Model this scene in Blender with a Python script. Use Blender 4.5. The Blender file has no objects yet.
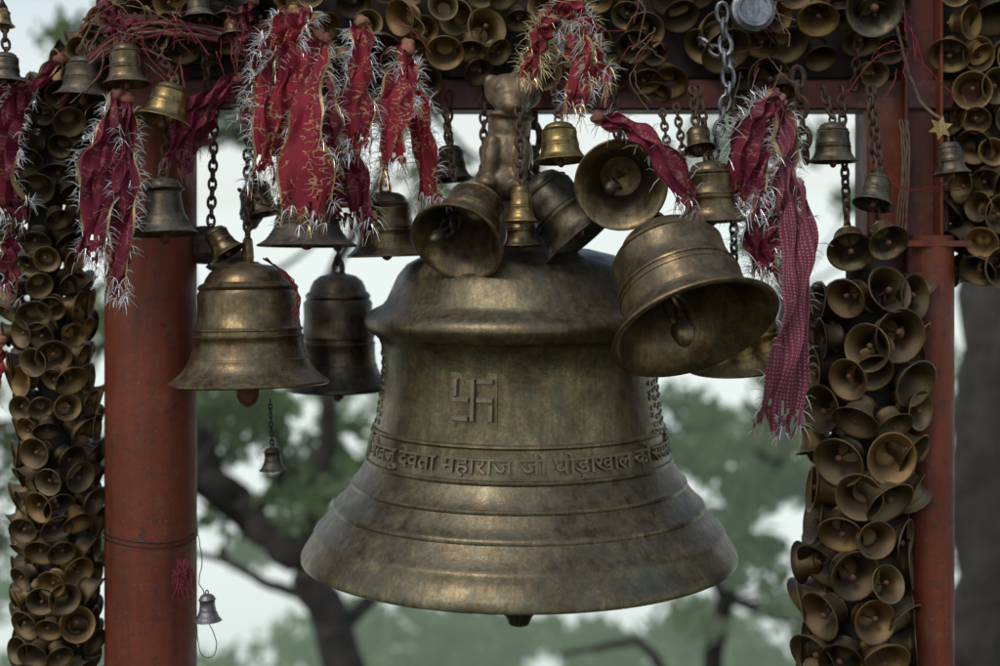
import bpy, math, random
import numpy as np
from mathutils import Vector, Matrix, Quaternion
R=random.Random(7); NR=np.random.RandomState(5)
F=1389.0; CAMD=3.0; CZ=1.65; HY=220.0; S=CAMD/F
def P(x,y,dy=0.0):
    D=CAMD+dy
    return Vector(((x-500)*D/F, dy, CZ+(HY-y)*D/F))
scene=bpy.context.scene
scene.view_settings.view_transform='Standard'; scene.view_settings.look='None'; scene.view_settings.exposure=0
# ------------------------------------------------------------------ materials
class NT:
    def __init__(s,name):
        s.m=bpy.data.materials.new(name); s.m.use_nodes=True; s.t=s.m.node_tree; s.n=s.t.nodes; s.n.clear()
        s.out=s.n.new('ShaderNodeOutputMaterial')
    def link(s,a,b): s.t.links.new(a,b)
    def coord(s,kind='Object',scale=(1,1,1)):
        tc=s.n.new('ShaderNodeTexCoord'); mp=s.n.new('ShaderNodeMapping'); mp.inputs['Scale'].default_value=scale
        s.link(tc.outputs[kind],mp.inputs['Vector']); return mp.outputs['Vector']
    def noise(s,vec,scale,detail=5,rough=.6):
        nd=s.n.new('ShaderNodeTexNoise'); nd.inputs['Scale'].default_value=scale; nd.inputs['Detail'].default_value=detail
        nd.inputs['Roughness'].default_value=rough
        if vec is not None: s.link(vec,nd.inputs['Vector'])
        return nd.outputs['Fac']
    def ramp(s,fac,stops):
        r=s.n.new('ShaderNodeValToRGB'); e=r.color_ramp.elements
        while len(e)<len(stops): e.new(0.5)
        for i,(p,c) in enumerate(stops):
            e[i].position=p; e[i].color=(c[0],c[1],c[2],1) if not isinstance(c,(int,float)) else (c,c,c,1)
        s.link(fac,r.inputs['Fac']); return r.outputs['Color']
    def mix(s,fac,a,b,mode='MIX'):
        m=s.n.new('ShaderNodeMix'); m.data_type='RGBA'; m.blend_type=mode
        if isinstance(fac,(int,float)): m.inputs[0].default_value=fac
        else: s.link(fac,m.inputs[0])
        for sock,v in ((m.inputs[6],a),(m.inputs[7],b)):
            if isinstance(v,tuple): sock.default_value=(v[0],v[1],v[2],1)
            else: s.link(v,sock)
        return m.outputs[2]
    def math(s,op,a,b=None):
        m=s.n.new('ShaderNodeMath'); m.operation=op
        for i,v in enumerate((a,b)):
            if v is None: continue
            if isinstance(v,(int,float)): m.inputs[i].default_value=v
            else: s.link(v,m.inputs[i])
        return m.outputs[0]
    def bsdf(s,col,rough,metal=0,bump=None,bstr=.3,bdist=.002):
        b=s.n.new('ShaderNodeBsdfPrincipled')
        for k,v in (('Base Color',col),('Roughness',rough),('Metallic',metal)):
            if isinstance(v,tuple): b.inputs[k].default_value=(v[0],v[1],v[2],1)
            elif isinstance(v,(int,float)): b.inputs[k].default_value=v
            else: s.link(v,b.inputs[k])
        if bump is not None:
            bp=s.n.new('ShaderNodeBump'); bp.inputs['Strength'].default_value=bstr; bp.inputs['Distance'].default_value=bdist
            s.link(bump,bp.inputs['Height']); s.link(bp.outputs['Normal'],b.inputs['Normal'])
        return b
    def done(s,sh): s.link(sh,s.out.inputs['Surface']); return s.m

def metal_mat(name,dark,mid,light,scale=1.0,dust=.55,metal=.9,rlo=.3,rhi=.6,rnd=False,verd=0.25,bs=.4):
    n=NT(name); v=n.coord('Object',(1,1,1)); 
    if rnd:
        oi=n.n.new('ShaderNodeObjectInfo'); va=n.n.new('ShaderNodeVectorMath'); va.operation='ADD'
        cb=n.n.new('ShaderNodeCombineXYZ'); mm=n.math('MULTIPLY',oi.outputs['Random'],37.0)
        n.link(mm,cb.inputs[0]); n.link(mm,cb.inputs[1]); n.link(v,va.inputs[0]); n.link(cb.outputs[0],va.inputs[1]); v=va.outputs[0]
    vs=n.coord('Object',(16,16,1.0))
    big=n.noise(v,7*scale,8,.75); fine=n.noise(v,90*scale,4,.7); st=n.noise(vs,3*scale,5,.65)
    c=n.ramp(big,[(.36,dark),(.52,mid),(.68,light)])
    c=n.mix(n.ramp(st,[(.45,0.0),(.65,.6)]),c,dark,'MIX')
    c=n.mix(n.ramp(fine,[(.35,.55),(.6,0.0)]),c,dark)
    c=n.mix(n.ramp(n.noise(v,11*scale,7,.75),[(.48,0.0),(.64,verd)]),c,(.095,.115,.075))
    if rnd:
        c=n.mix(.9,c,n.ramp(oi.outputs['Random'],[(0.,(.35,.32,.28)),(.25,(.8,.72,.6)),(.5,(.95,1.,.95)),(.75,(1.15,1.02,.72)),(1.,(1.9,1.65,1.15))]),'MULTIPLY')
    g=n.n.new('ShaderNodeNewGeometry'); sp=n.n.new('ShaderNodeSeparateXYZ'); n.link(g.outputs['Normal'],sp.inputs[0])
    up=n.ramp(sp.outputs[2],[(.0,0.0),(.85,1.0)])
    dn=n.ramp(n.noise(v,24*scale,6,.75),[(.35,.15),(.65,1.0)])
    df=n.math('MULTIPLY',n.math('MULTIPLY',up,dn),dust)
    spk=n.math('MULTIPLY',n.ramp(n.noise(v,170*scale,2,.6),[(.62,0.0),(.70,1.0)]),dust*.6)
    df=n.math('MAXIMUM',df,spk)
    c=n.mix(df,c,(.165,.15,.12))
    met=n.math('MULTIPLY',n.math('SUBTRACT',1.0,df),metal)
    ro=n.ramp(n.noise(v,16*scale,6,.75),[(.3,rlo),(.7,rhi)])
    ro=n.math('ADD',ro,n.math('MULTIPLY',df,.3))
    bh=n.math('ADD',n.math('MULTIPLY',fine,.6),n.noise(v,25*scale,5,.65))
    return n.done(n.bsdf(c,ro,met,bh,bs,.0015).outputs[0])

M={}
M['bronze']=metal_mat('dark_bronze',(.075,.055,.026),(.185,.145,.074),(.32,.25,.13),1.8,.5,.87,.24,.46,False,.5,.5)
M['relief']=metal_mat('cast_relief_bronze',(.13,.105,.065),(.25,.2,.125),(.36,.29,.18),3,.9,.7,.38,.58,False,.3)
M['brass']=metal_mat('aged_brass',(.075,.048,.022),(.22,.15,.066),(.40,.285,.13),2.,.55,.88,.22,.46,False,.35)
M['dbrass']=metal_mat('dull_brass',(.045,.035,.022),(.13,.098,.055),(.25,.19,.105),2.,.7,.85,.3,.54,False,.4)
M['gold']=metal_mat('yellow_brass',(.16,.10,.033),(.38,.265,.09),(.56,.42,.19),3.,.4,.92,.2,.42,False,.2)
M['small']=metal_mat('small_bell_brass',(.075,.047,.022),(.27,.18,.082),(.47,.35,.18),7.,.55,.88,.25,.48,True)
M['iron']=metal_mat('rusty_iron',(.04,.022,.013),(.10,.05,.03),(.18,.10,.06),6.,.4,.5,.5,.8,False,0)
M['rust']=metal_mat('rust_clapper',(.08,.03,.013),(.18,.07,.032),(.28,.13,.07),9.,.3,.3,.5,.8,False,0)
M['steel']=metal_mat('galvanised_steel',(.12,.12,.12),(.3,.3,.31),(.5,.5,.52),6.,.5,.92,.28,.5,False,0)
def paint(name,a,b,d):
    n=NT(name); v=n.coord('Object'); vs=n.coord('Object',(9,9,.7))
    c=n.ramp(n.noise(v,4.5,8,.75),[(.36,a),(.62,b)])
    c=n.mix(n.ramp(n.noise(vs,2.2,6,.7),[(.45,0.),(.68,.85)]),c,d)
    c=n.mix(n.ramp(n.noise(v,34,6,.8),[(.56,0.),(.64,.85)]),c,(.045,.025,.018))
    c=n.mix(n.ramp(n.noise(v,12,8,.8),[(.55,0.),(.67,.6)]),c,(.15,.085,.05))
    c=n.mix(n.ramp(n.noise(v,130,3,.7),[(.66,0.),(.72,.5)]),c,(.3,.22,.16))
    return n.done(n.bsdf(c,n.ramp(n.noise(v,9,5),[(.3,.45),(.7,.78)]),0,n.noise(v,30,6,.7),.5,.004).outputs[0])
M['red']=paint('red_oxide_paint',(.145,.027,.008),(.205,.038,.011),(.065,.017,.008))
M['dred']=paint('shade_darkened_red',(.08,.017,.009),(.115,.023,.012),(.035,.013,.009))  # darker copy of the red; on the beam it paints in the shade
def cloth(name,a,b,print_col,amt,dots=False):
    n=NT(name); v=n.coord('UV')
    vo=n.noise(n.coord('Object'),14,5,.65)
    c=n.ramp(vo,[(.3,a),(.7,b)])
    if dots:
        t=n.n.new('ShaderNodeTexVoronoi'); t.inputs['Scale'].default_value=26; t.inputs['Randomness'].default_value=.15; n.link(v,t.inputs['Vector'])
        f=n.ramp(t.outputs['Distance'],[(.2,amt),(.3,0.)])
    else:
        f1=n.ramp(n.noise(v,8,1.5,.5),[(.475,0.),(.49,amt),(.515,amt),(.53,0.)])
        f=n.math('MULTIPLY',f1,n.ramp(n.noise(v,3.1,1),[(.47,0.),(.52,1.)]))
    c=n.mix(f,c,print_col)
    wv=n.n.new('ShaderNodeTexWave'); wv.inputs['Scale'].default_value=60; n.link(v,wv.inputs['Vector'])
    b=n.bsdf(c,.75,0,n.math('ADD',wv.outputs['Fac'],n.noise(n.coord('Object'),60,3)),.25,.001)
    tr=n.n.new('ShaderNodeBsdfTranslucent'); n.link(c,tr.inputs['Color'])
    ms=n.n.new('ShaderNodeMixShader'); ms.inputs[0].default_value=.2
    n.link(b.outputs[0],ms.inputs[1]); n.link(tr.outputs[0],ms.inputs[2]); return n.done(ms.outputs[0])
M['cloth']=cloth('red_chunri_cloth',(.17,.006,.016),(.36,.014,.034),(.55,.38,.18),.75)
M['cloth2']=cloth('crimson_cloth',(.11,.005,.017),(.23,.012,.038),(.5,.33,.18),.4)
M['faded']=cloth('faded_chunri_cloth',(.14,.018,.034),(.24,.04,.068),(.55,.32,.31),.55,True)
def simple(name,col,rough=.6,metal=0,sc=30,var=.4):
    n=NT(name); v=n.coord('Object')
    c=n.ramp(n.noise(v,sc,4),[(.3,tuple(x*(1-var) for x in col)),(.7,tuple(min(1,x*(1+var)) for x in col))])
    return n.done(n.bsdf(c,rough,metal,n.noise(v,sc*3,3),.3,.002).outputs[0])
M['tin_s']=simple('silver_tinsel',(.72,.72,.70),.35,.7)
M['tin_g']=simple('gold_tinsel',(.62,.50,.26),.3,.8)
M['gborder']=simple('gold_lace_border',(.36,.25,.11),.45,.5,200)
M['thread']=simple('sacred_thread',(.15,.018,.022),.9,0,60,.6)
M['rope']=simple('jute_rope',(.15,.10,.06),.9,0,80,.5)
M['wire']=simple('binding_wire',(.05,.045,.04),.5,.6)
M['stone']=simple('weathered_brass_casting',(.2,.145,.085),.5,.45,45,.55)
M['bundle']=simple('dusty_cloth',(.12,.08,.06),.9,0,45,.5)
M['core']=simple('garland_core',(.025,.02,.015),.9)
M['bark']=simple('tree_bark',(.042,.036,.028),.9,0,8,.5)
def leafmat(name,a,b,haze_glow=0.):
    n=NT(name); g=n.n.new('ShaderNodeNewGeometry')
    c=n.ramp(g.outputs['Random Per Island'],[(0.,a),(1.,b)])
    bb=n.bsdf(c,.55); tr=n.n.new('ShaderNodeBsdfTranslucent'); n.link(n.mix(1.,c,(1.6,1.8,.8),'MULTIPLY'),tr.inputs['Color'])
    ms=n.n.new('ShaderNodeMixShader'); ms.inputs[0].default_value=.45
    n.link(bb.outputs[0],ms.inputs[1]); n.link(tr.outputs[0],ms.inputs[2]); sh=ms.outputs[0]
    if haze_glow>0:
        em=n.n.new('ShaderNodeEmission'); em.inputs['Color'].default_value=(.64,.8,.66,1)  # pale green glow mixed into the leaves, painted haze that lifts the foliage
        m2=n.n.new('ShaderNodeMixShader'); m2.inputs[0].default_value=haze_glow
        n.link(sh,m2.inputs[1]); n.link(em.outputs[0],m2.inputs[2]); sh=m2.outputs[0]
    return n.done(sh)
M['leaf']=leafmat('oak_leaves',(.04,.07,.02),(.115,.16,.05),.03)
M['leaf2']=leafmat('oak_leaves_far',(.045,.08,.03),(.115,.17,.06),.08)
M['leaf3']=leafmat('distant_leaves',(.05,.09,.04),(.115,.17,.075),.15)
n=NT('hillside_ground_haze_glow'); v=n.coord('Object'); 
c=n.ramp(n.noise(v,.8,8,.7),[(.35,(.10,.075,.05)),(.55,(.06,.08,.03)),(.75,(.12,.10,.07))])
c=n.mix(n.ramp(n.noise(v,25,5,.7),[(.4,0.),(.7,.5)]),c,(.17,.15,.12))
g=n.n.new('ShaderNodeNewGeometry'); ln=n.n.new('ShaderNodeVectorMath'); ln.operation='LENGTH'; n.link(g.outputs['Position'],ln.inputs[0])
haze_fade=n.math('SUBTRACT',1.0,n.math('POWER',2.718,n.math('MULTIPLY',n.math('MAXIMUM',n.math('SUBTRACT',ln.outputs['Value'],8.0),0.0),-.045)))
em=n.n.new('ShaderNodeEmission'); em.inputs['Color'].default_value=(.84,.93,.90,1); em.inputs['Strength'].default_value=1.0  # emission growing with distance paints aerial haze onto the terrain
ms=n.n.new('ShaderNodeMixShader'); n.link(haze_fade,ms.inputs[0]); n.link(n.bsdf(c,.9,0,n.noise(v,12,6),.5,.02).outputs[0],ms.inputs[1]); n.link(em.outputs[0],ms.inputs[2])
M['ground']=n.done(ms.outputs[0])
# ------------------------------------------------------------------ mesh builder
class MB:
    def __init__(s): s.v=[];s.f=[];s.mi=[];s.mats=[];s.uv={}
    def mat(s,k):
        if k not in s.mats: s.mats.append(k)
        return s.mats.index(k)
    def lathe(s,prof,mat,M4=None,seg=48):
        k=s.mat(mat); b=len(s.v); M4=M4 or Matrix()
        for r,z in prof:
            for i in range(seg):
                a=2*math.pi*i/seg; s.v.append(tuple(M4@Vector((max(r,1e-5)*math.cos(a),max(r,1e-5)*math.sin(a),z))))
        for j in range(len(prof)-1):
            for i in range(seg):
                i2=(i+1)%seg; s.f.append((b+j*seg+i,b+(j+1)*seg+i,b+(j+1)*seg+i2,b+j*seg+i2)); s.mi.append(k)
    def tube(s,pts,rad,mat,seg=6,closed=False):
        k=s.mat(mat); b=len(s.v); n=len(pts); pts=[Vector(p) for p in pts]
        up=Vector((.13,.31,.94)).normalized()
        for j,p in enumerate(pts):
            if closed: t=pts[(j+1)%n]-pts[j-1]
            else: t=pts[min(j+1,n-1)]-pts[max(j-1,0)]
            if t.length<1e-9: t=Vector((0,0,1))
            t.normalize(); x=up-t*up.dot(t)
            if x.length<1e-3: x=Vector((1,0,0))-t*t.x
            x.normalize(); up=x; y=t.cross(x)
            r=rad[j] if isinstance(rad,(list,tuple)) else rad
            for i in range(seg):
                a=2*math.pi*i/seg; s.v.append(tuple(p+x*(r*math.cos(a))+y*(r*math.sin(a))))
        for j in range(n if closed else n-1):
            j2=(j+1)%n
            for i in range(seg):
                i2=(i+1)%seg; s.f.append((b+j*seg+i,b+j*seg+i2,b+j2*seg+i2,b+j2*seg+i)); s.mi.append(k)
        if not closed:
            s.f.append(tuple(b+i for i in reversed(range(seg)))); s.mi.append(k)
            s.f.append(tuple(b+(n-1)*seg+i for i in range(seg))); s.mi.append(k)
    def ring(s,M4,Rx,Rz,r,mat,n=18,seg=8,z=0):
        s.tube([M4@Vector((Rx*math.cos(2*math.pi*i/n),0,Rz*math.sin(2*math.pi*i/n)+z)) for i in range(n)],r,mat,seg,True)
    def blob(s,c,rx,ry,rz,mat,M4=None):
        A=(M4 or Matrix())@Matrix.Translation(c)@Matrix.Diagonal((rx,ry,rz,1))
        s.lathe([(math.sin(a),math.cos(a)) for a in np.linspace(0,math.pi,12)],mat,A,18)
    def box(s,a,b_,mat,bev=.004):
        k=s.mat(mat); x0,y0,z0=a; x1,y1,z1=b_; b=len(s.v)
        d=[x1-x0,y1-y0,z1-z0]; ax=d.index(max(d)); o=[i for i in range(3) if i!=ax]
        A=[a[o[0]],b_[o[0]]];B=[a[o[1]],b_[o[1]]]
        sec=[(A[0]+bev,B[0]),(A[1]-bev,B[0]),(A[1],B[0]+bev),(A[1],B[1]-bev),(A[1]-bev,B[1]),(A[0]+bev,B[1]),(A[0],B[1]-bev),(A[0],B[0]+bev)]
        for e in (a[ax],b_[ax]):
            for p,q in sec:
                w=[0,0,0]; w[ax]=e; w[o[0]]=p; w[o[1]]=q; s.v.append(tuple(w))
        for i in range(8):
            j=(i+1)%8; s.f.append((b+i,b+j,b+8+j,b+8+i)); s.mi.append(k)
        s.f.append(tuple(b+i for i in range(8))); s.mi.append(k); s.f.append(tuple(b+8+i for i in reversed(range(8)))); s.mi.append(k)
    def quad(s,a,b,c,d,mat):
        k=s.mat(mat); n=len(s.v); s.v+= [tuple(a),tuple(b),tuple(c),tuple(d)]; s.f.append((n,n+1,n+2,n+3)); s.mi.append(k)
    def mesh(s,name,smooth=True):
        me=bpy.data.meshes.new(name); me.from_pydata(s.v,[],s.f)
        for k in s.mats: me.materials.append(M[k])
        me.polygons.foreach_set('material_index',s.mi)
        if smooth:
            me.polygons.foreach_set('use_smooth',[True]*len(s.f))
            try: me.set_sharp_from_angle(angle=math.radians(42))
            except Exception: pass
        me.update(); return me
    def obj(s,name,parent=None,smooth=True,origin=None):
        if origin is not None:
            o=Vector(origin); s.v=[(a-o.x,b-o.y,c-o.z) for a,b,c in s.v]
        ob=bpy.data.objects.new(name,s.mesh(name,smooth)); scene.collection.objects.link(ob)
        if origin is not None: ob.location=origin
        if parent: ob.parent=parent
        return ob
def empty(name,loc=(0,0,0)):
    e=bpy.data.objects.new(name,None); e.location=loc; e.empty_display_size=.1; scene.collection.objects.link(e); return e
# ------------------------------------------------------------------ bell shapes
def bell_prof(h=1.3,waist=.58,ridge=True):
    k=h/1.3
    p=[(0,1.30),(.16,1.30),(.34,1.275),(.47,1.215),(.53,1.14),(.545,1.10),(.60,1.075),(.625,1.05),(.62,1.03),(.60,1.015),(waist,.97),(waist-.01,.8),(waist+.02,.62)]
    if ridge: p+=[(waist+.045,.60),(waist+.045,.58),(waist+.03,.57),(waist+.035,.53),(waist+.058,.52),(waist+.058,.50),(waist+.048,.49)]
    p+=[(max(.67,waist+.05),.40),(.73,.28),(.745,.275),(.755,.255),(.755,.24),(.83,.14),(.92,.07),(.975,.04),(1.0,.02),(1.0,0.),(.975,-.015),(.93,-.005)]
    p+=[(.87,.06),(.76,.17),(.68,.3),(.6,.5),(.54,.72),(.51,.95),(.44,1.1),(.25,1.18),(0,1.2)]
    return [(r,z*k) for r,z in p]
def add_bell(mb,M4,r,mat,h=1.3,waist=.58,seg=48,clap='rust',loop=True,clen=1.0,sway=0.0,big=False):
    A=M4@Matrix.Scale(r,4); prof=bell_prof(h,waist,seg>20)
    mb.lathe(prof,mat,A,seg)
    n=16 if seg>20 else 8
    if loop:
        mb.ring(A@Matrix.Translation((0,0,h+.10)),.12,.17,.05*r,mat,n,8 if seg>20 else 5)
        if seg>20: mb.tube([A@Vector((0,0,h-.02)),A@Vector((0,0,h+.03))],[.2*r,.12*r],mat,14)
    if clap:
        d=Vector((sway,0,-1)).normalized(); t=Vector((0,0,h*.88)); L=h*.88*clen
        mb.ring(A@Matrix.Translation(t),.08,.10,.03*r,clap,10,5)
        if big:
            for kx,kz,rx in ((.22,.45,.17),(.0,.25,.14)):
                mb.ring(A@Matrix.Translation(d*(L*(1-kz))+t)@Matrix.Rotation(.6+kx*3,4,'Z'),rx,.24,.045*r,clap,20,8)
            pts=[t+d*(L*q) for q in (.70,.78,.86,.92,.98,1.04,1.10,1.13)]; rr=[.04,.05,.07,.13,.15,.12,.09,.04]
        else:
            pts=[t+d*(L*q) for q in (.05,.3,.6,.82,.88,.94,1.0,1.05,1.08)]
            rr=[.035,.035,.045,.055,.11,.14,.14,.10,.03]
        mb.tube([A@p for p in pts],[q*r for q in rr],clap,12 if seg>20 else 6)
def orient(loc,d,twist=0.):
    q=Vector((0,0,-1)).rotation_difference(Vector(d).normalized())
    return Matrix.Translation(loc)@q.to_matrix().to_4x4()@Matrix.Rotation(twist,4,'Z')
def chain(mb,a,b,link=.03,mat='steel',r=None,sag=0.):
    a=Vector(a);b=Vector(b); L=(b-a).length; n=max(2,int(L/(link*.72))); r=r or link*.13
    for i in range(n):
        t=(i+.5)/n; p=a.lerp(b,t)+Vector((0,0,-sag*4*t*(1-t))); d=(b-a).normalized()
        q=Vector((0,0,1)).rotation_difference(d)
        Mx=Matrix.Translation(p)@q.to_matrix().to_4x4()@Matrix.Rotation((i%2)*math.pi/2+R.uniform(-.3,.3)+.4,4,'Z')@Matrix.Rotation(R.uniform(-.1,.1),4,'X')
        mb.ring(Mx,link*.3,link*.52,r,mat,12,6)
def rope(mb,pts,r,mat='thread',jit=0.0,sub=6):
    pts=[Vector(p) for p in pts]; out=[]
    for i in range(len(pts)-1):
        p0=pts[max(i-1,0)];p1=pts[i];p2=pts[i+1];p3=pts[min(i+2,len(pts)-1)]
        for k in range(sub):
            t=k/sub; q=.5*((2*p1)+(p2-p0)*t+(2*p0-5*p1+4*p2-p3)*t*t+(3*p1-p0-3*p2+p3)*t**3)
            out.append(q+Vector((R.gauss(0,jit),R.gauss(0,jit),R.gauss(0,jit))))
    out.append(pts[-1]); mb.tube(out,r,mat,5)
# ------------------------------------------------------------------ posts and beams
mb=MB()
xc=P(151,0)[0]; rr=45*S
mb.tube([(xc,0.0,z) for z in np.linspace(0.0,2.06,24)],rr,'red',40)
mb.tube([(xc,0,0.0),(xc,0,.02)],rr*1.9,'red',40)
mb.tube([(xc,0,2.04),(xc,0,2.075)],rr*1.35,'dred',40)
for z in (CZ+(HY-536)*S,CZ+(HY-534)*S+.006): 
    rope(mb,[(xc+ (rr+.002)*math.cos(a),(rr+.002)*math.sin(a),z+.006*math.sin(2*a)) for a in np.linspace(0,2*math.pi,20)],.0012,'wire')
mb.obj('red_round_post')
mb=MB()
x0=P(872,0)[0]; x1=P(948,0)[0]
mb.box((x0,-.02,0),(x1,.15,CZ+(HY-100)*S),'dred',.006)
mb.tube([(P(930,0,-.05)[0],-.05,z) for z in np.linspace(0,CZ+(HY-235)*S,20)],23*S,'red',32)
xa=P(903,0,-.07)[0]; xb=P(941,0,-.07)[0]; zt=CZ+(HY+120)*S; zb=CZ+(HY-236)*S
mb.box((xa,-.085,zb),(xa+.006,-.03,zt),'red',.001); mb.box((xb-.006,-.085,zb),(xb,-.03,zt),'red',.001); mb.box((xa+.007,-.045,zb),(xb-.007,-.04,zt),'dred',.001)
za=CZ+(HY-240)*S
mb.box((P(868,0)[0],-.1,za-.012),(P(956,0)[0],.12,za),'red',.003)
mb.box((P(860,0)[0],-.06,za+.001),(P(901,0)[0],.0-.022,CZ+(HY-100)*S),'red',.004)
mb.obj('red_steel_post')
mb=MB()
mb.box((P(100,0)[0],-.055,CZ+(HY-112)*S),(P(1300,0)[0],.075,CZ+(HY-82)*S),'dred',.005)
mb.box((P(100,0)[0],-.03,CZ+(HY-80)*S),(P(1300,0)[0],.12,CZ+(HY+70)*S),'core',.005)  # oversized near-black box, stands in for the shade between the bells
mb.box((P(100,0)[0],.16,CZ+(HY-100)*S),(P(1300,0)[0],.26,CZ+(HY-20)*S),'core',.005)
mb.obj('overhead_beam_and_shade_fill')
# ------------------------------------------------------------------ garlands
small=[]
for k,(h,w) in enumerate(((1.25,.56),(1.45,.54),(1.1,.6))):
    for cl in (True,False):
        q=MB(); add_bell(q,Matrix(),1.0,'small',h,w,20,'rust' if cl else None,True,.9,R.uniform(-.15,.15))
        me=q.mesh('small_bell_%d%d'%(k,cl)); small.append(me)
def put_small(parent,loc,d,r,i):
    me=R.choice(small if R.random()<.4 else small[0::2])
    o=bpy.data.objects.new('bell_%d'%i,me); scene.collection.objects.link(o)
    o.matrix_world=orient(loc,d,R.uniform(0,6.28))@Matrix.Diagonal((r*R.uniform(.92,1.06),r*R.uniform(.92,1.06),r,1)); o.parent=parent
def garland(name,path,width,rb,spacing,around,down=.45,core=.35,sd=.12):
    e=empty(name); path=[Vector(p) for p in path]
    seg=[(path[i+1]-path[i]).length for i in range(len(path)-1)]; L=sum(seg); nrow=int(L/spacing); k=0
    def at(s):
        i=0
        while i<len(seg)-1 and s>seg[i]: s-=seg[i]; i+=1
        return path[i].lerp(path[i+1],min(1,s/seg[i])),(path[i+1]-path[i]).normalized()
    for j in range(nrow):
        c,t=at((j+.5)*spacing)
        side=t.cross(Vector((0,1,0))); side.normalize(); fr=t.cross(side); fr.normalize()
        for i in range(around):
            a=2*math.pi*(i+.5*(j%2))/around+R.uniform(-.2,.2)
            rad=side*math.cos(a)+fr*math.sin(a)
            r=rb*R.uniform(.8,1.15)
            dist=width/2-rb*.45+R.uniform(-1,1)*rb*.22
            d=(rad+Vector((0,0,-down))+Vector((R.gauss(0,sd*1.6),R.gauss(0,sd),R.gauss(0,sd*1.8)))).normalized()
            put_small(e,c+rad*dist+t*R.uniform(-.2,.2)*spacing,d,r,k); k+=1
    q=MB(); q.tube(path,width*core*.5,'core',10); q.obj('string_core',e)
    return e
garland('small_bell_garland',[P(55,700,-.02),P(57,560,-.02),P(58,430,-.02),P(50,330,-.02),P(42,250,-.02),P(50,170,-.02),P(72,100,-.02),P(108,55,-.02),P(160,28,-.04),P(260,12,-.05)],94*S,15.5*S,23.5*S,9,.4,.35,.15)
garland('small_bell_garland',[P(858,700,-.10),P(856,560,-.10),P(868,430,-.10),P(868,330,-.10),P(868,262,-.08)],122*S,23*S,37*S,8,.25,.35,.2)
garland('small_bell_garland',[P(988,285,-.02),P(990,200,-.02),P(985,110,-.02),P(980,30,-.02)],92*S,18*S,30*S,8,.15,.35,.16)
e=empty('small_bell_row'); k=0
for row,(yy,dy,dn) in enumerate(((-28,-.10,.6),(-2,-.12,.5),(24,-.125,.6),(50,-.115,.7),(74,-.10,.9),(94,-.08,1.6))):
    x=(235 if row<3 else 262)+(row%2)*16
    while x<1010:
        ok=True
        if row==4 and (R.random()<.25 or x>880): ok=False
        if row==5 and (R.random()<.5 or x>880): ok=False
        if row==3 and x<440 and R.random()<.15: ok=False
        if 896<x<948: ok=False
        if ok:
            r=17.5*S*R.uniform(.75,1.2)
            if R.random()<.06: r*=1.35
            put_small(e,P(x+R.uniform(-8,8),yy+R.uniform(-9,9),dy+R.uniform(-.035,.03)),(R.gauss(0,.42),-1,-dn+R.gauss(0,.38)),r,k); k+=1
        x+=32
# ------------------------------------------------------------------ big bell
bx,by=519,0
BP=[(0,246),(40,246),(70,249),(95,255),(112,264),(121,275),(127,288),(132,299),(136,304),(146,309),(152,314),(154,319),(153,325),(149,329),(148,331),(144,333),(140,337),(137.5,343),(136.5,360),(138,385),(141,408),(144,422),(146.2,423),(146.8,425),(145.4,427),(147,440),(150.5,453),(152.6,454),(153.1,456),(152.5,458),(158,467),(164.5,476),(166.4,477),(167,479),(166.6,481),(173,489),(181,497.5),(183.3,498.5),(184.6,501),(184.4,503.5),(191,512),(199,521),(201.7,523),(203.6,526),(203.8,529),(209,537),(213.5,544),(216,549),(216,553),(212,555),(206,552),(198,540),(180,520),(160,490),(140,440),(128,380),(122,320),(100,280),(0,265)]
C=P(bx,HY,by)
prof=[(r*S,(HY-y)*S) for r,y in BP]
mb=MB(); mb.lathe(prof,'bronze',None,160)
mb.tube([(0,0,(HY-y)*S) for y in (247,238,225,200,190)],[.075,.07,.05,.045,.04],'dbrass',20)
for a in (0,math.pi/2):
    mb.ring(Matrix.Translation((0,0,(HY-205)*S))@Matrix.Rotation(a,4,'Z'),.07,.07,.016,'dbrass',24,10)
zc=(HY-603)*S
mb.tube([(0,0,(HY-300)*S),(0,0,zc+.07),(0.0,0,zc+.04),(0,0,zc+.01),(0,0,zc-.015),(0,0,zc-.03),(.0,0,zc-.045),(0,0,zc-.05)],[.015,.018,.045,.05,.04,.028,.022,.010],'dbrass',20)
outer=[(z,r) for r,z in prof[:50]]
def rad_at(z):
    for (z1,r1),(z2,r2) in zip(outer,outer[1:]):
        if z2<=z<=z1: return r1+(r2-r1)*((z1-z)/max(z1-z2,1e-6))
    return .3
def wrap(verts,faces,th0,zc,off,mb,mat):
    k=mb.mat(mat); b=len(mb.v); r0=rad_at(zc)
    for x,y,z in verts:
        th=th0+x/r0; zz=zc+y; rr=rad_at(zz)+off+z
        mb.v.append((rr*math.sin(th),-rr*math.cos(th),zz))
    for f in faces: mb.f.append(tuple(b+i for i in f)); mb.mi.append(k)
def text_mesh(body,height,width,ext=.0022):
    cu=bpy.data.curves.new('t','FONT'); cu.body=body; cu.size=1; cu.extrude=.03; cu.bevel_depth=.004; cu.bevel_resolution=0; cu.resolution_u=4; cu.offset=.003
    ob=bpy.data.objects.new('t',cu); scene.collection.objects.link(ob); bpy.context.view_layer.update()
    me=bpy.data.meshes.new_from_object(ob.evaluated_get(bpy.context.evaluated_depsgraph_get()))
    vs=[v.co.copy() for v in me.vertices]; fs=[tuple(p.vertices) for p in me.polygons]
    bpy.data.objects.remove(ob)
    xs=[v.x for v in vs]; ys=[v.y for v in vs]; cx=(min(xs)+max(xs))/2; cy=(min(ys)+max(ys))/2
    sx=width/(max(xs)-min(xs)); sy=height/(max(ys)-min(ys))
    return [((v.x-cx)*sx,(v.y-cy)*sy,v.z/.034*ext) for v in vs],fs
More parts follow.
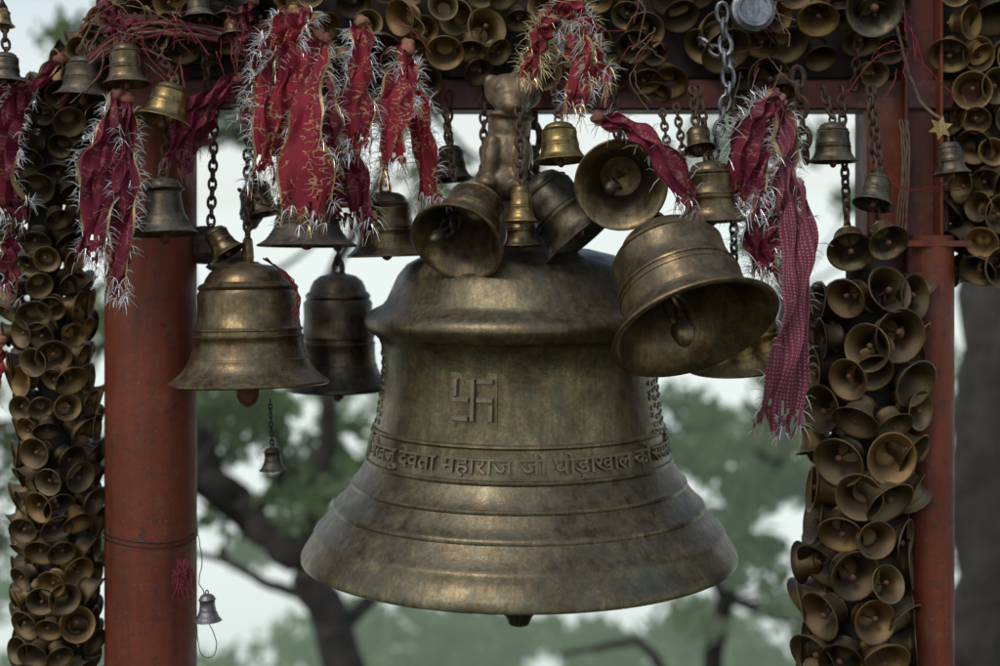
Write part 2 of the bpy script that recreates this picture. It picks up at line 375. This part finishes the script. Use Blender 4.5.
try:
    tv,tf=text_mesh('श्री भैरवजू देवता महाराज जी घोड़ाखाल को समरिपत',.052,.97,.0055)
    wrap(tv,tf,-.02,(HY-440.5)*S,.0006,mb,'relief')
except Exception as ex: print('text fail',ex)
def slab(x0,y0,x1,y1,z0,z1,iv=.0015):
    vs=[]
    for (x,y,z) in ((x0,y0,z0),(x1,y0,z0),(x1,y1,z0),(x0,y1,z0),(x0+iv,y0+iv,z1),(x1-iv,y0+iv,z1),(x1-iv,y1-iv,z1),(x0+iv,y1-iv,z1)): vs.append((x,y,z))
    return vs,[(4,5,6,7),(0,1,5,4),(1,2,6,5),(2,3,7,6),(3,0,4,7)]
zs=(HY-383)*S; u=.021; t=.0058; ths=math.asin((476-519)/138.)
v_,f_=slab(-.05,-.056,.05,.054,-.004,.0022); wrap(v_,f_,ths,zs,.0,mb,'bronze')
arms=[(-t,-2*u,t,2*u),(-2*u,-t,-t-.0002,t),(t+.0002,-t,2*u,t),(t+.0002,2*u-2*t,2*u,2*u),(-2*u,-2*u,-t-.0002,-2*u+2*t),(2*u-2*t,-2*u,2*u,-t-.0002),(-2*u,t+.0002,-2*u+2*t,2*u)]
for a in arms:
    v_,f_=slab(*a,.0,.0095,.0022); wrap(v_,f_,ths,zs,.0,mb,'relief')
for thd in (-80,-74,64,68,72,76,80):
    for yy in range(352,425,8):
        th=math.radians(thd+R.uniform(-1,1)); z=(HY-yy)*S+R.uniform(-.004,.004); r_=rad_at(z)
        mb.tube([((r_-.003)*math.sin(th),-(r_-.003)*math.cos(th),z),((r_+.003)*math.sin(th),-(r_+.003)*math.cos(th),z)],[.009,.004],'bronze',6)
big=mb.obj('large_temple_bell'); big.location=C
mb=MB(); 
for q in (-.03,.03): chain(mb,C+Vector((q,0,(HY-200)*S)),C+Vector((q,0,(HY-100)*S)),.06,'iron',.008)
mb.obj('suspension_chain')
# cast guardian figure above crown (head with muzzle, chest, forelegs)
mb=MB(); c=P(511,112,-.14); T=Matrix.Translation(c)@Matrix.Rotation(.10,4,'Y')
B=lambda x,y,z,rx,ry,rz: mb.blob((x,y,z),rx,ry,rz,'stone',T)
B(0,0,.040,.060,.052,.040); B(0,-.028,.020,.036,.038,.026); B(0,-.05,.010,.024,.022,.016)
B(-.026,-.035,.044,.014,.014,.012); B(.026,-.035,.044,.014,.014,.012)
B(-.048,.004,.056,.016,.010,.018); B(.048,.004,.056,.016,.010,.018)
B(0,.012,-.03,.046,.044,.05); B(0,.01,-.09,.056,.05,.06); B(0,.0,-.145,.062,.05,.04)
B(-.032,-.035,-.10,.018,.02,.05); B(.032,-.035,-.10,.018,.02,.05); B(-.034,-.05,-.15,.021,.03,.014); B(.034,-.05,-.15,.021,.03,.014)
B(0,0,-.008,.052,.046,.010)
fo=mb.obj('cast_guardian_figure')
try:
    rm=fo.modifiers.new('r','REMESH'); rm.mode='VOXEL'; rm.voxel_size=.0035; rm.use_smooth_shade=True
    sm=fo.modifiers.new('s','SMOOTH'); sm.iterations=4
except Exception as ex: print(ex)
# ------------------------------------------------------------------ hanging bells
def hang(x,y,dy,rp,mat,d=(0,0,-1),h=1.3,w=.58,clen=1.,to=None,chainmat='iron',name='hanging_bell',sway=0.,clap='rust',lk=.026,big=False):
    D=CAMD+dy; r=rp*D/F; c=P(x,y,dy); d=Vector(d).normalized()
    mb=MB(); M4=orient(c,d,R.uniform(0,3)); 
    add_bell(mb,M4,r,mat,h,w,56,clap,True,clen,sway,big)
    top=c-d*(r*(h+.2))
    tt=to if to is not None else Vector((top.x+R.uniform(-.01,.01),min(-.06,top.y*.6),CZ+(HY-92)*S))
    if (tt-top).length>.03: chain(mb,top,tt,lk,chainmat)
    ob=mb.obj(name,origin=c); return ob
hang(249,384,-.12,80,'brass',(.02,-.06,-1),1.5,.63,1.13,sway=.05)
hang(338,388,.16,52,'dbrass',(0,0,-1),2.2,.66,1.05)
hang(307,246,-.18,50,'dbrass',(0,-.05,-1),1.15,.6)
hang(387,256,-.10,40,'brass',(.03,-.03,-1),1.6,.66)
hang(457,243,-.28,49,'brass',(-.3,-.78,-.62),1.6,.64,1.0,sway=.35,clap='dbrass',big=True)
hang(521,246,-.22,20,'brass',(.05,-.05,-1),2.0,.66)
hang(521,222,-.30,17,'gold',(0,-.1,-1),2.2,.62)
hang(561,161,-.26,28,'gold',(.06,-.12,-1),1.4,.64,1.1)
hang(621,185,-.32,47,'brass',(-.08,-.96,-.2),1.3,.64,.8,sway=.3,clap='dbrass',big=True)
hang(583,238,-.2,46,'dbrass',(.62,-.2,-.75),1.7,.64,.9)
hang(696,330,-.44,88,'brass',(.25,-.58,-.8),1.4,.68,1.0,sway=.12,clap='brass',to=P(655,150,-.2),big=True)
hang(742,365,-.12,56,'gold',(.1,.1,-1),1.5,.66,.9,clap=None)
hang(712,222,-.2,36,'brass',(.05,-.05,-1),1.7,.66)
hang(745,208,-.1,30,'gold',(.1,-.05,-1),1.5,.64)
hang(165,234,-.2,33,'dbrass',(.06,-.1,-1),1.7,.52,1.12)
hang(84,98,-.12,31,'dbrass',(-.06,-.1,-1),1.35,.66,1.12,to=P(110,15,-.08))
hang(127,84,-.18,24,'brass',(.05,-.1,-1),1.7,.66,1.1,to=P(122,10,-.1))
hang(163,122,-.2,29,'gold',(-.22,-.25,-1),1.4,.66,1.1,to=P(150,40,-.1))
hang(200,20,-.15,20,'dbrass',(.1,-.2,-1),1.2,.6)
hang(833,162,-.14,25,'dbrass',(0,-.05,-1),1.6,.66,1.08)
hang(873,205,-.2,21,'dbrass',(-.25,-.3,-.9),1.6,.64)
hang(889,243,-.24,21,'brass',(.15,-.8,-.5),1.3,.6)
hang(851,252,-.2,24,'brass',(-.1,-.75,-.5),1.3,.6)
hang(952,174,-.18,19,'dbrass',(.08,-.1,-1),1.7,.64,1.1,to=P(944,128,-.16),chainmat='wire',lk=.012)
hang(875,8,-.2,30,'dbrass',(.05,-.9,-.3),1.3,.6)
hang(228,254,-.1,20,'brass',(.5,-.1,-.8),1.5,.6)
hang(262,215,-.05,22,'dbrass',(.2,-.1,-1),1.6,.6)
hang(376,120,-.1,18,'dbrass',(.0,-.1,-1),1.5,.6)
hang(452,180,-.06,22,'dbrass',(.1,-.1,-1),1.6,.64)
hang(700,150,-.2,17,'brass',(.1,-.4,-.9),1.5,.64)
hang(235,40,-.16,17,'brass',(.1,-.4,-.9),1.5,.64)
hang(5,82,-.15,20,'dbrass',(.0,-.1,-1),1.5,.64,to=P(0,-20,-.1))
hang(2,26,-.12,13,'gold',(.0,-.1,-1),1.3,.6,to=P(0,-30,-.1),lk=.014)
hang(273,470,-.14,14,'dbrass',(.05,-.05,-1),1.6,.55,1.05,to=P(270,400,-.12),chainmat='wire',lk=.012,name='small_hanging_bell')
hang(208,621,-.12,14,'steel',(.05,-.05,-1),1.9,.55,1.05,to=P(200,585,-.11),chainmat='wire',lk=.012,name='small_hanging_bell')
mb=MB()
rope(mb,[P(198,535,-.02),P(202,560,-.08),P(199,582,-.11),P(204,592,-.12),P(200,600,-.12)],.0011,'wire',.0004)
rope(mb,[P(208,621,-.12),P(216,640,-.12),P(214,655,-.12),P(203,656,-.12),P(198,640,-.1),P(196,610,-.06)],.001,'wire',.0004)
rope(mb,[P(104,562,-.1),P(130,550,-.12),P(165,558,-.12),P(190,545,-.11)],.0009,'wire')
mb.obj('binding_wire')
mb=MB()
for i in range(90):
    a=P(184+R.uniform(-7,7),562+R.uniform(-4,4),-.115); b=P(183+R.uniform(-11,11),R.uniform(575,603),-.12-R.uniform(0,.015)); rope(mb,[a,a.lerp(b,.5)+Vector((R.gauss(0,.005),0,0)),b],.0011,'thread',.0006,3)
mb.obj('thread_tassel')
mb=MB(); chain(mb,P(722,5,-.2),P(729,85,-.2),.040,'steel',.0048); chain(mb,P(729,85,-.2),P(712,160,-.18),.034,'steel',.004)
chain(mb,P(700,40,-.14),P(733,62,-.18),.036,'steel',.0045)
mb.obj('steel_chain')
mb=MB(); chain(mb,P(797,70,-.14),P(806,160,-.14),.042,'iron',.006); mb.obj('iron_chain')
mb=MB()
for x1,y1,x2,y2 in ((676,105,684,160),(662,110,668,150),(610,90,622,140),(445,110,455,180),(240,190,285,215)): chain(mb,P(x1,y1,-.12),P(x2,y2,-.18),.022,'iron',.003)
mb.obj('iron_chain')
mb=MB(); c=P(753,10,-.22); A=orient(c,(0.1,-1,.1)); r=22*S*.93
mb.lathe([(0,-.008),(r*.6,-.010),(r*.66,-.013),(r*.8,-.013),(r*.86,-.010),(r,-.006),(r,.012),(r*.9,.016),(0,.016)],'steel',A,40)
mb.ring(Matrix.Translation(c+Vector((0,0,.04))),.022,.035,.005,'steel',20,8); mb.obj('padlock')
mb=MB(); c=P(940,128,-.17)
k=mb.mat('gold'); b=len(mb.v)
for s_ in (-.004,.004):
    for i in range(12):
        a=math.pi*i/6+.2; rr_=.026 if i%2==0 else .013; mb.v.append(tuple(c+Vector((rr_*math.sin(a),s_,rr_*math.cos(a)))))
mb.f.append(tuple(b+i for i in range(12))); mb.mi.append(k); mb.f.append(tuple(b+12+i for i in reversed(range(12)))); mb.mi.append(k)
for i in range(12): mb.f.append((b+i,b+(i+1)%12,b+12+(i+1)%12,b+12+i)); mb.mi.append(k)
rope(mb,[c+Vector((0,0,.02)),P(920,100,-.12),P(905,60,-.11),P(895,20,-.1)],.003,'rope',.001)
mb.obj('star_ornament',smooth=False)
# ------------------------------------------------------------------ ribbons
def ribbon(pts,w,mat='cloth',folds=3,amp=.012,tin=None,ntin=160,border=True,name='red_prayer_ribbon',tl=.024,seed=0):
    rr=random.Random(seed+int(w*10)+len(pts)*7+int(pts[0][0]))
    ntin=int(ntin*1.8)
    pts=[P(*p) for p in pts]; W=w*S*.95; nv=40; nu=22
    mb=MB(); km=mb.mat(mat); kg=mb.mat('gborder') if border else km
    path=[]
    for i in range(len(pts)-1):
        p0=pts[max(i-1,0)];p1=pts[i];p2=pts[i+1];p3=pts[min(i+2,len(pts)-1)]
        n_=max(2,nv//(len(pts)-1))
        for k in range(n_):
            t=k/n_; path.append(.5*((2*p1)+(p2-p0)*t+(2*p0-5*p1+4*p2-p3)*t*t+(3*p1-p0-3*p2+p3)*t**3))
    path.append(pts[-1]); n=len(path); b=len(mb.v)
    ph=[rr.uniform(0,6.28) for _ in range(6)]; uv=[]; uo=rr.uniform(0,9)
    end=[rr.uniform(-.03,.02) for _ in range(nu+1)]
    edges=([],[]); sides=[]
    for j,p in enumerate(path):
        t=(path[min(j+1,n-1)]-path[max(j-1,0)]).normalized(); q=j/(n-1)
        side=t.cross(Vector((0,1,0))); side=side.normalized() if side.length>.05 else Vector((1,0,0)); nr=t.cross(side).normalized()
        tw=.6*math.sin(ph[4]+q*3.5); side,nr=side*math.cos(tw)+nr*math.sin(tw),nr*math.cos(tw)-side*math.sin(tw)
        ww=W*(.30+.70*min(1,q*2.2)**.8)*(1+.18*math.sin(9*q+ph[5])); sides.append(side)
        for i in range(nu+1):
            u=i/nu; f=math.sin(u*folds*math.pi*2+ph[0]+1.3*math.sin(q*4+ph[1]))*.7+math.sin(u*folds*math.pi*4.3+ph[2]+q*5)*.35+.4*math.sin(q*17+ph[3]+u*5)
            pt=p+side*(ww*(u-.5)+.005*math.sin(q*23+ph[0]+u*9))+nr*(f*amp*(1.2-.4*q))
            if j>n-5: pt=pt+t*end[i]*(j-(n-5))/4
            mb.v.append(tuple(pt)); uv.append((u*.6+uo,q*3*(len(path)/40)+uo))
            if i==0: edges[0].append(pt)
            if i==nu: edges[1].append(pt)
    for j in range(n-1):
        for i in range(nu):
            if j>n-7 and rr.random()<.2: continue
            mb.f.append((b+j*(nu+1)+i,b+j*(nu+1)+i+1,b+(j+1)*(nu+1)+i+1,b+(j+1)*(nu+1)+i)); mb.mi.append(kg if (border and (i==0 or i==nu-1)) else km)
    if tin:
        for _ in range(ntin):
            es=rr.randrange(2); e=edges[es]; j=rr.randrange(int(n*.08),n); p=e[j]; sg=-1 if es==0 else 1
            out=sides[j]*sg*.8
            if rr.random()<.2: p=Vector(mb.v[b+(n-1)*(nu+1)+rr.randrange(nu+1)]); out=Vector((0,0,-.8))
            d=(Vector((rr.gauss(0,.7),rr.gauss(0,.6),rr.gauss(-.2,.6)))+out).normalized(); L=tl*rr.uniform(.5,1.3)
            s2=d.cross(Vector((0,1,.2))).normalized()*.00055
            m_=p+d*L*.5+Vector((0,0,.002)); q_=p+d*L+Vector((0,0,-.003))
            mt='tin_s' if (tin=='s' or (tin=='m' and rr.random()<.6)) else 'tin_g'
            mb.quad(p-s2,p+s2,m_+s2,m_-s2,mt); mb.quad(m_-s2,m_+s2,q_+s2*.3,q_-s2*.3,mt)
    for _ in range(30):
        p=Vector(mb.v[b+(n-1)*(nu+1)+rr.randrange(nu+1)]); L=rr.uniform(.01,.04)
        s2=Vector((.0006,0,0)); q_=p+Vector((rr.gauss(0,.006),rr.gauss(0,.006),-L)); mb.quad(p-s2,p+s2,q_+s2*.5,q_-s2*.5,mat)
    kp=path[0]; mb.lathe([(.014*math.sin(a)*(1+.3*math.sin(5*a)),.016*math.cos(a)) for a in np.linspace(0,math.pi,8)],mat,Matrix.Translation(kp)@Matrix.Rotation(rr.uniform(-1,1),4,'Y'),10)
    o=mb.obj(name)
    l=o.data.uv_layers.new(name='UVMap'); nuv=len(uv)
    for lp in o.data.loops:
        vi=lp.vertex_index-b
        l.data[lp.index].uv=uv[vi] if 0<=vi<nuv else (0,0)
    return o
ribbon([(118,95,-.2),(112,140,-.24),(98,190,-.25),(90,255,-.24)],44,'cloth2',3,.012,'s',190)
ribbon([(128,100,-.2),(127,160,-.24),(124,220,-.25),(118,292,-.24)],26,'cloth2',2,.01,'s',170)
ribbon([(25,85,-.12),(12,120,-.14),(4,160,-.14),(8,215,-.14)],50,'cloth2',3,.015,'s',120)
ribbon([(60,60,-.1),(35,85,-.12),(10,95,-.12),(-20,100,-.12)],22,'cloth2',2,.01,None)
ribbon([(12,230,-.08),(10,250,-.1),(10,290,-.1)],18,'cloth2',2,.008,'s',50)
ribbon([(0,340,-.08),(-2,360,-.08),(-4,388,-.08)],14,'cloth',2,.008,None)
ribbon([(240,80,-.14),(212,98,-.17),(190,125,-.18),(178,165,-.18)],30,'cloth2',3,.012,None,border=False)
ribbon([(225,95,-.13),(205,110,-.15),(198,140,-.16)],24,'cloth2',3,.012,None,border=False)
ribbon([(296,15,-.16),(284,60,-.22),(276,110,-.24),(268,178,-.24)],40,'cloth',3,.012,'s',240)
ribbon([(280,25,-.15),(268,60,-.2),(262,90,-.21),(258,120,-.21)],30,'cloth2',3,.012,'s',130)
ribbon([(318,35,-.18),(308,90,-.25),(304,150,-.27),(308,218,-.27)],50,'cloth',1.5,.008,'m',160)
ribbon([(325,40,-.19),(326,90,-.25),(330,130,-.26),(332,160,-.26)],22,'cloth2',2,.01,'m',140)
ribbon([(330,50,-.16),(340,120,-.2),(348,170,-.2),(352,225,-.2)],40,'cloth2',3,.014,'m',140)
ribbon([(290,40,-.14),(300,20,-.17),(290,28,-.2),(270,55,-.2)],34,'cloth',3,.014,'s',120)
ribbon([(362,22,-.18),(360,60,-.22),(356,100,-.24),(353,148,-.24)],34,'cloth',1.5,.008,'s',160)
ribbon([(408,45,-.16),(400,80,-.2),(394,120,-.22),(392,168,-.22)],36,'cloth',1.5,.008,'m',160)
ribbon([(408,50,-.17),(412,90,-.2),(424,140,-.2),(432,205,-.2)],28,'cloth',2,.01,'s',170)
ribbon([(555,20,-.22),(570,30,-.25),(580,60,-.26),(573,112,-.26)],26,'cloth',2,.01,'m',110)
ribbon([(560,22,-.22),(548,28,-.25),(538,45,-.26),(528,72,-.26)],20,'cloth',2,.01,'g',160,tl=.028)
ribbon([(565,22,-.22),(585,30,-.25),(595,55,-.26),(600,82,-.26)],20,'cloth',2,.01,'m',160,tl=.028)
ribbon([(545,18,-.22),(562,8,-.25),(580,14,-.26),(592,30,-.26)],18,'cloth',2,.01,'m',110,tl=.028)
ribbon([(598,118,-.34),(630,128,-.38),(662,155,-.4),(692,205,-.4)],22,'cloth2',2,.01,'s',40,border=False)
ribbon([(775,95,-.16),(762,120,-.2),(752,150,-.22),(742,205,-.22)],44,'cloth2',3,.014,'s',260,tl=.032)
ribbon([(780,100,-.16),(785,140,-.2),(783,180,-.22),(786,225,-.22)],30,'faded',3,.012,'s',160)
ribbon([(770,175,-.18),(764,210,-.22),(762,240,-.22),(768,275,-.22)],34,'cloth2',3,.012,'s',180,tl=.03)
ribbon([(797,185,-.2),(800,260,-.26),(792,340,-.28),(777,428,-.28)],44,'faded',2,.012,'s',60,border=False)
ribbon([(252,0,-.16),(246,15,-.17),(238,30,-.17),(240,48,-.17)],22,'cloth2',3,.01,None,border=False)
ribbon([(105,5,-.14),(112,22,-.15),(128,35,-.16)],26,'cloth2',3,.01,None,border=False)
mb=MB()
for i in range(130):
    x=R.choice((110,130,175,240,292,400,565,640,760,905)) + R.gauss(0,10); y=R.uniform(-5,75)
    a=P(x,y,-.15-R.uniform(0,.03)); b=P(x+R.gauss(0,22),y+R.uniform(5,50),-.16-R.uniform(0,.04))
    rope(mb,[a,a.lerp(b,.4)+Vector((R.gauss(0,.012),-.01,R.gauss(0,.01))),b],.0013,R.choice(('thread','thread','rope')),.0008,5)
for i in range(5):
    rope(mb,[P(60,95+i*3,-.1),P(95,50+i*3,-.15),P(150,20+i*4,-.16),P(235,30+i*3,-.15),P(290,18+i*3,-.15)],.0035,'rope' if i%2 else 'thread',.002)
for i in range(4):
    rope(mb,[P(899+i*3,120,-.1),P(903+i*2,160,-.11),P(896+i*3,230,-.11)],.0018,'rope',.001)
    rope(mb,[P(880+i*3,170,-.16),P(905+i*2,190,-.17),P(960,190-i*4,-.15)],.001,'thread',.001)
for i in range(5): rope(mb,[P(262+i,258,-.13),P(285-i,272,-.2),P(297+i*.7,290+i*2,-.21),P(292+i*.7,312+i*4,-.23)],.0014,'thread',.001)
mb.obj('sacred_threads')
mb=MB()
for (x,y,rx,rz) in ((205,245,28,14),(230,262,24,10),(252,205,12,18)):
    A=Matrix.Translation(P(x,y,.03))@Matrix.Diagonal((rx*S,.05,rz*S*1.4,1)); mb.lathe([(math.sin(a)*(1+.12*math.sin(7*a)),math.cos(a)) for a in np.linspace(0,math.pi,14)],'bundle',A,20)
mb.obj('hanging_cloth_bundle')
# ------------------------------------------------------------------ terrain
def th(x,y):
    d=max(0.,y-1.2); z=-min(d*.6,11)-max(0,min(d-18,300))*.12
    r=math.hypot(x,y)
    if y>400: z+= (y-400)*.03*(1+.5*math.sin(x*.002+1)) 
    return z+ (.05*math.sin(x*1.7+y*.9)+.04*math.sin(x*.6-y*1.3))*min(1,max(0,(r-2)/3))
xs=sorted(set([round(math.copysign(abs(t)**2.6*3000,t),3) for t in np.linspace(-1,1,90)])); ys=sorted(set([round(math.copysign(abs(t)**2.6*3000,t),3) for t in np.linspace(-1,1,120)]+[1.2,1.6,2.5,6,10,14,18.5]))
vs=[(x,y,th(x,y)) for y in ys for x in xs]; nx=len(xs)
fs=[(j*nx+i,j*nx+i+1,(j+1)*nx+i+1,(j+1)*nx+i) for j in range(len(ys)-1) for i in range(nx-1)]
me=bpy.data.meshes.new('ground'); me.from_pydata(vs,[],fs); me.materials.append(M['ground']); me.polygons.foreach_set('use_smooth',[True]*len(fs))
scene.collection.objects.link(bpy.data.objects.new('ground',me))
# ------------------------------------------------------------------ trees
def leaves(clumps,size,name,mat,parent=None):
    V=[];n=0
    for c,r,k in clumps:
        g=NR.normal(size=(k,3)); g/=np.linalg.norm(g,axis=1)[:,None]; rad=r*NR.uniform(.1,1,(k,1))**.6
        cen=np.array(c)+g*rad*np.array([1.1,1.1,.7])
        a=NR.normal(size=(k,3)); a/=np.linalg.norm(a,axis=1)[:,None]; b=np.cross(a,NR.normal(size=(k,3))); b/=np.linalg.norm(b,axis=1)[:,None]
        s=size*NR.uniform(.6,1.3,(k,1))
        V.append(np.stack([cen-a*s,cen+b*s*.45,cen+a*s,cen-b*s*.45],1).reshape(-1,3)); n+=k
    V=np.concatenate(V); me=bpy.data.meshes.new(name); me.vertices.add(len(V)); me.vertices.foreach_set('co',V.ravel())
    me.loops.add(4*n); me.loops.foreach_set('vertex_index',np.arange(4*n)); me.polygons.add(n); me.polygons.foreach_set('loop_start',np.arange(0,4*n,4)); me.polygons.foreach_set('loop_total',np.full(n,4))
    me.materials.append(M[mat]); me.update(calc_edges=True); me.validate()
    o=bpy.data.objects.new(name,me); scene.collection.objects.link(o); o.parent=parent; return o
def tree(name,trunk,rt,limbs,clumps,size,mat):
    e=empty(name); mb=MB()
    def sm(pts,r0,r1):
        pts=[Vector(p) for p in pts]; out=[]
        for i in range(len(pts)-1):
            for k in range(5):
                out.append(pts[i].lerp(pts[i+1],k/5)+Vector((R.gauss(0,.15),R.gauss(0,.15),R.gauss(0,.1)))*r0)
        out.append(pts[-1]); n=len(out); mb.tube(out,[r0+(r1-r0)*i/(n-1) for i in range(n)],'bark',10)
    sm(trunk,rt,rt*.45)
    for l,r0 in limbs: sm(l,r0,r0*.3)
    ends=[Vector(p) for p in trunk[1:]]+[Vector(p) for l,_ in limbs for p in l]
    for c,r,k in clumps:
        c=Vector(c); q=min(ends,key=lambda p:(p-c).length); sm([q,q.lerp(c,.5)+Vector((0,0,-.05)),c],rt*.17,rt*.05)
    mb.obj('trunk_and_limbs',e); leaves(clumps,size,'crown',mat,e); return e
def region(x0,x1,y0,y1,d0,d1,k,rp,dens):
    out=[]
    for _ in range(k):
        dy=R.uniform(d0,d1); r=rp*R.uniform(.55,1.2)*(CAMD+dy)/F
        out.append((tuple(P(R.uniform(x0,x1),R.uniform(y0,y1),dy)),r,int(dens*R.uniform(.5,1.3))))
    return out
b=P(352,700,6); base=Vector((b.x+.1,6,th(b.x,6)-.1))
tree('oak_tree',[base,P(352,700,6),P(335,630,6),P(305,565,6),P(250,520,6.1),P(210,470,6.2),P(190,330,6.3),P(170,150,6.4),P(150,-150,6.5)],.15,
 [([P(305,565,6),P(318,500,5.8),P(330,430,5.7),P(320,300,5.6),P(420,100,5.6)],.09),([P(250,520,6.1),P(230,515,6),P(190,480,5.5),P(60,420,5.3)],.07),([P(335,630,6),P(420,560,6.4),P(470,400,6.6)],.06),([P(250,520,6.1),P(285,470,6.3),P(270,400,6.4),P(230,300,6.5)],.06),([P(320,600,6),P(270,585,6.2),P(225,560,6.2),P(150,545,6.2)],.045)],
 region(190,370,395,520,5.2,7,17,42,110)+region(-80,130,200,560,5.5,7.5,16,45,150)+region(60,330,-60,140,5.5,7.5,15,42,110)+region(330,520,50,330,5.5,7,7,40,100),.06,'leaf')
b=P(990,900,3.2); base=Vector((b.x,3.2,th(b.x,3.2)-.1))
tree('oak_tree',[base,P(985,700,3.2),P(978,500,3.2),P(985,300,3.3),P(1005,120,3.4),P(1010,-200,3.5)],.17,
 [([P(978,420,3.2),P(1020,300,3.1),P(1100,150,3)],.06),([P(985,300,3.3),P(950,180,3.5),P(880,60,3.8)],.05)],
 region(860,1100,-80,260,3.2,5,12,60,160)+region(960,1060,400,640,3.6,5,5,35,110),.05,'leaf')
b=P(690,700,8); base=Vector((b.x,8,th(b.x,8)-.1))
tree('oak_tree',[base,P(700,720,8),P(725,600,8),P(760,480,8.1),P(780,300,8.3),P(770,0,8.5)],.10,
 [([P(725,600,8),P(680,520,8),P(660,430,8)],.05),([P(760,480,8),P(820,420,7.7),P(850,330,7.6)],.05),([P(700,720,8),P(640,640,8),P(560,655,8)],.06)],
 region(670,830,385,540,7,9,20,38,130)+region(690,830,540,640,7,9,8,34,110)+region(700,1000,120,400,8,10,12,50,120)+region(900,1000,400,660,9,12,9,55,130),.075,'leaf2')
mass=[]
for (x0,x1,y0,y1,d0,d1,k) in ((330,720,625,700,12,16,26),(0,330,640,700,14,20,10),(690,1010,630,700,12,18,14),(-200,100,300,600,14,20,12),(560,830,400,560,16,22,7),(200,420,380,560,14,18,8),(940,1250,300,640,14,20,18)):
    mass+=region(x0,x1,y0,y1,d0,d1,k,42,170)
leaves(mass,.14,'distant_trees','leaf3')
# ------------------------------------------------------------------ light, camera
w=bpy.data.worlds.new('World'); scene.world=w; w.use_nodes=True; nt=w.node_tree; nt.nodes.clear()
sky=nt.nodes.new('ShaderNodeTexSky'); sky.sky_type='NISHITA'; sky.sun_disc=False
az=math.radians(215); el=math.radians(50)
sky.sun_elevation=el; sky.sun_rotation=az; sky.air_density=1.0; sky.dust_density=1.5; sky.ozone_density=1.0
tc=nt.nodes.new('ShaderNodeTexCoord'); sp=nt.nodes.new('ShaderNodeSeparateXYZ'); nt.links.new(tc.outputs['Generated'],sp.inputs[0])
rp=nt.nodes.new('ShaderNodeValToRGB'); rp.color_ramp.elements[0].position=.05; rp.color_ramp.elements[0].color=(.88,.88,.88,1); rp.color_ramp.elements[1].position=.36; rp.color_ramp.elements[1].color=(.08,.08,.08,1)
nt.links.new(sp.outputs[2],rp.inputs['Fac'])
mx=nt.nodes.new('ShaderNodeMix'); mx.data_type='RGBA'; nt.links.new(rp.outputs['Color'],mx.inputs[0]); nt.links.new(sky.outputs[0],mx.inputs[6]); mx.inputs[7].default_value=(5.8,6.2,6.05,1)
bg=nt.nodes.new('ShaderNodeBackground'); bg.inputs['Strength'].default_value=.148
ow=nt.nodes.new('ShaderNodeOutputWorld'); nt.links.new(mx.outputs[2],bg.inputs[0]); nt.links.new(bg.outputs[0],ow.inputs[0])
sd=bpy.data.lights.new('sun','SUN'); sd.energy=1.0; sd.angle=math.radians(16); sd.color=(1,.95,.86)
so=bpy.data.objects.new('sun',sd); scene.collection.objects.link(so)
sv=Vector((math.sin(az)*math.cos(el),math.cos(az)*math.cos(el),math.sin(el)))
so.rotation_euler=(-sv).to_track_quat('-Z','Y').to_euler(); so.location=(0,-5,8)
cd=bpy.data.cameras.new('camera'); cam=bpy.data.objects.new('camera',cd); scene.collection.objects.link(cam); scene.camera=cam
cam.location=(0,-CAMD,CZ); cam.rotation_euler=(math.pi/2,0,0); cd.sensor_width=36; cd.lens=F*36/1000; cd.shift_y=-(333-HY)/1000
cd.clip_end=10000; cd.clip_start=.05; cd.dof.use_dof=True; cd.dof.focus_distance=2.72; cd.dof.aperture_fstop=1.6
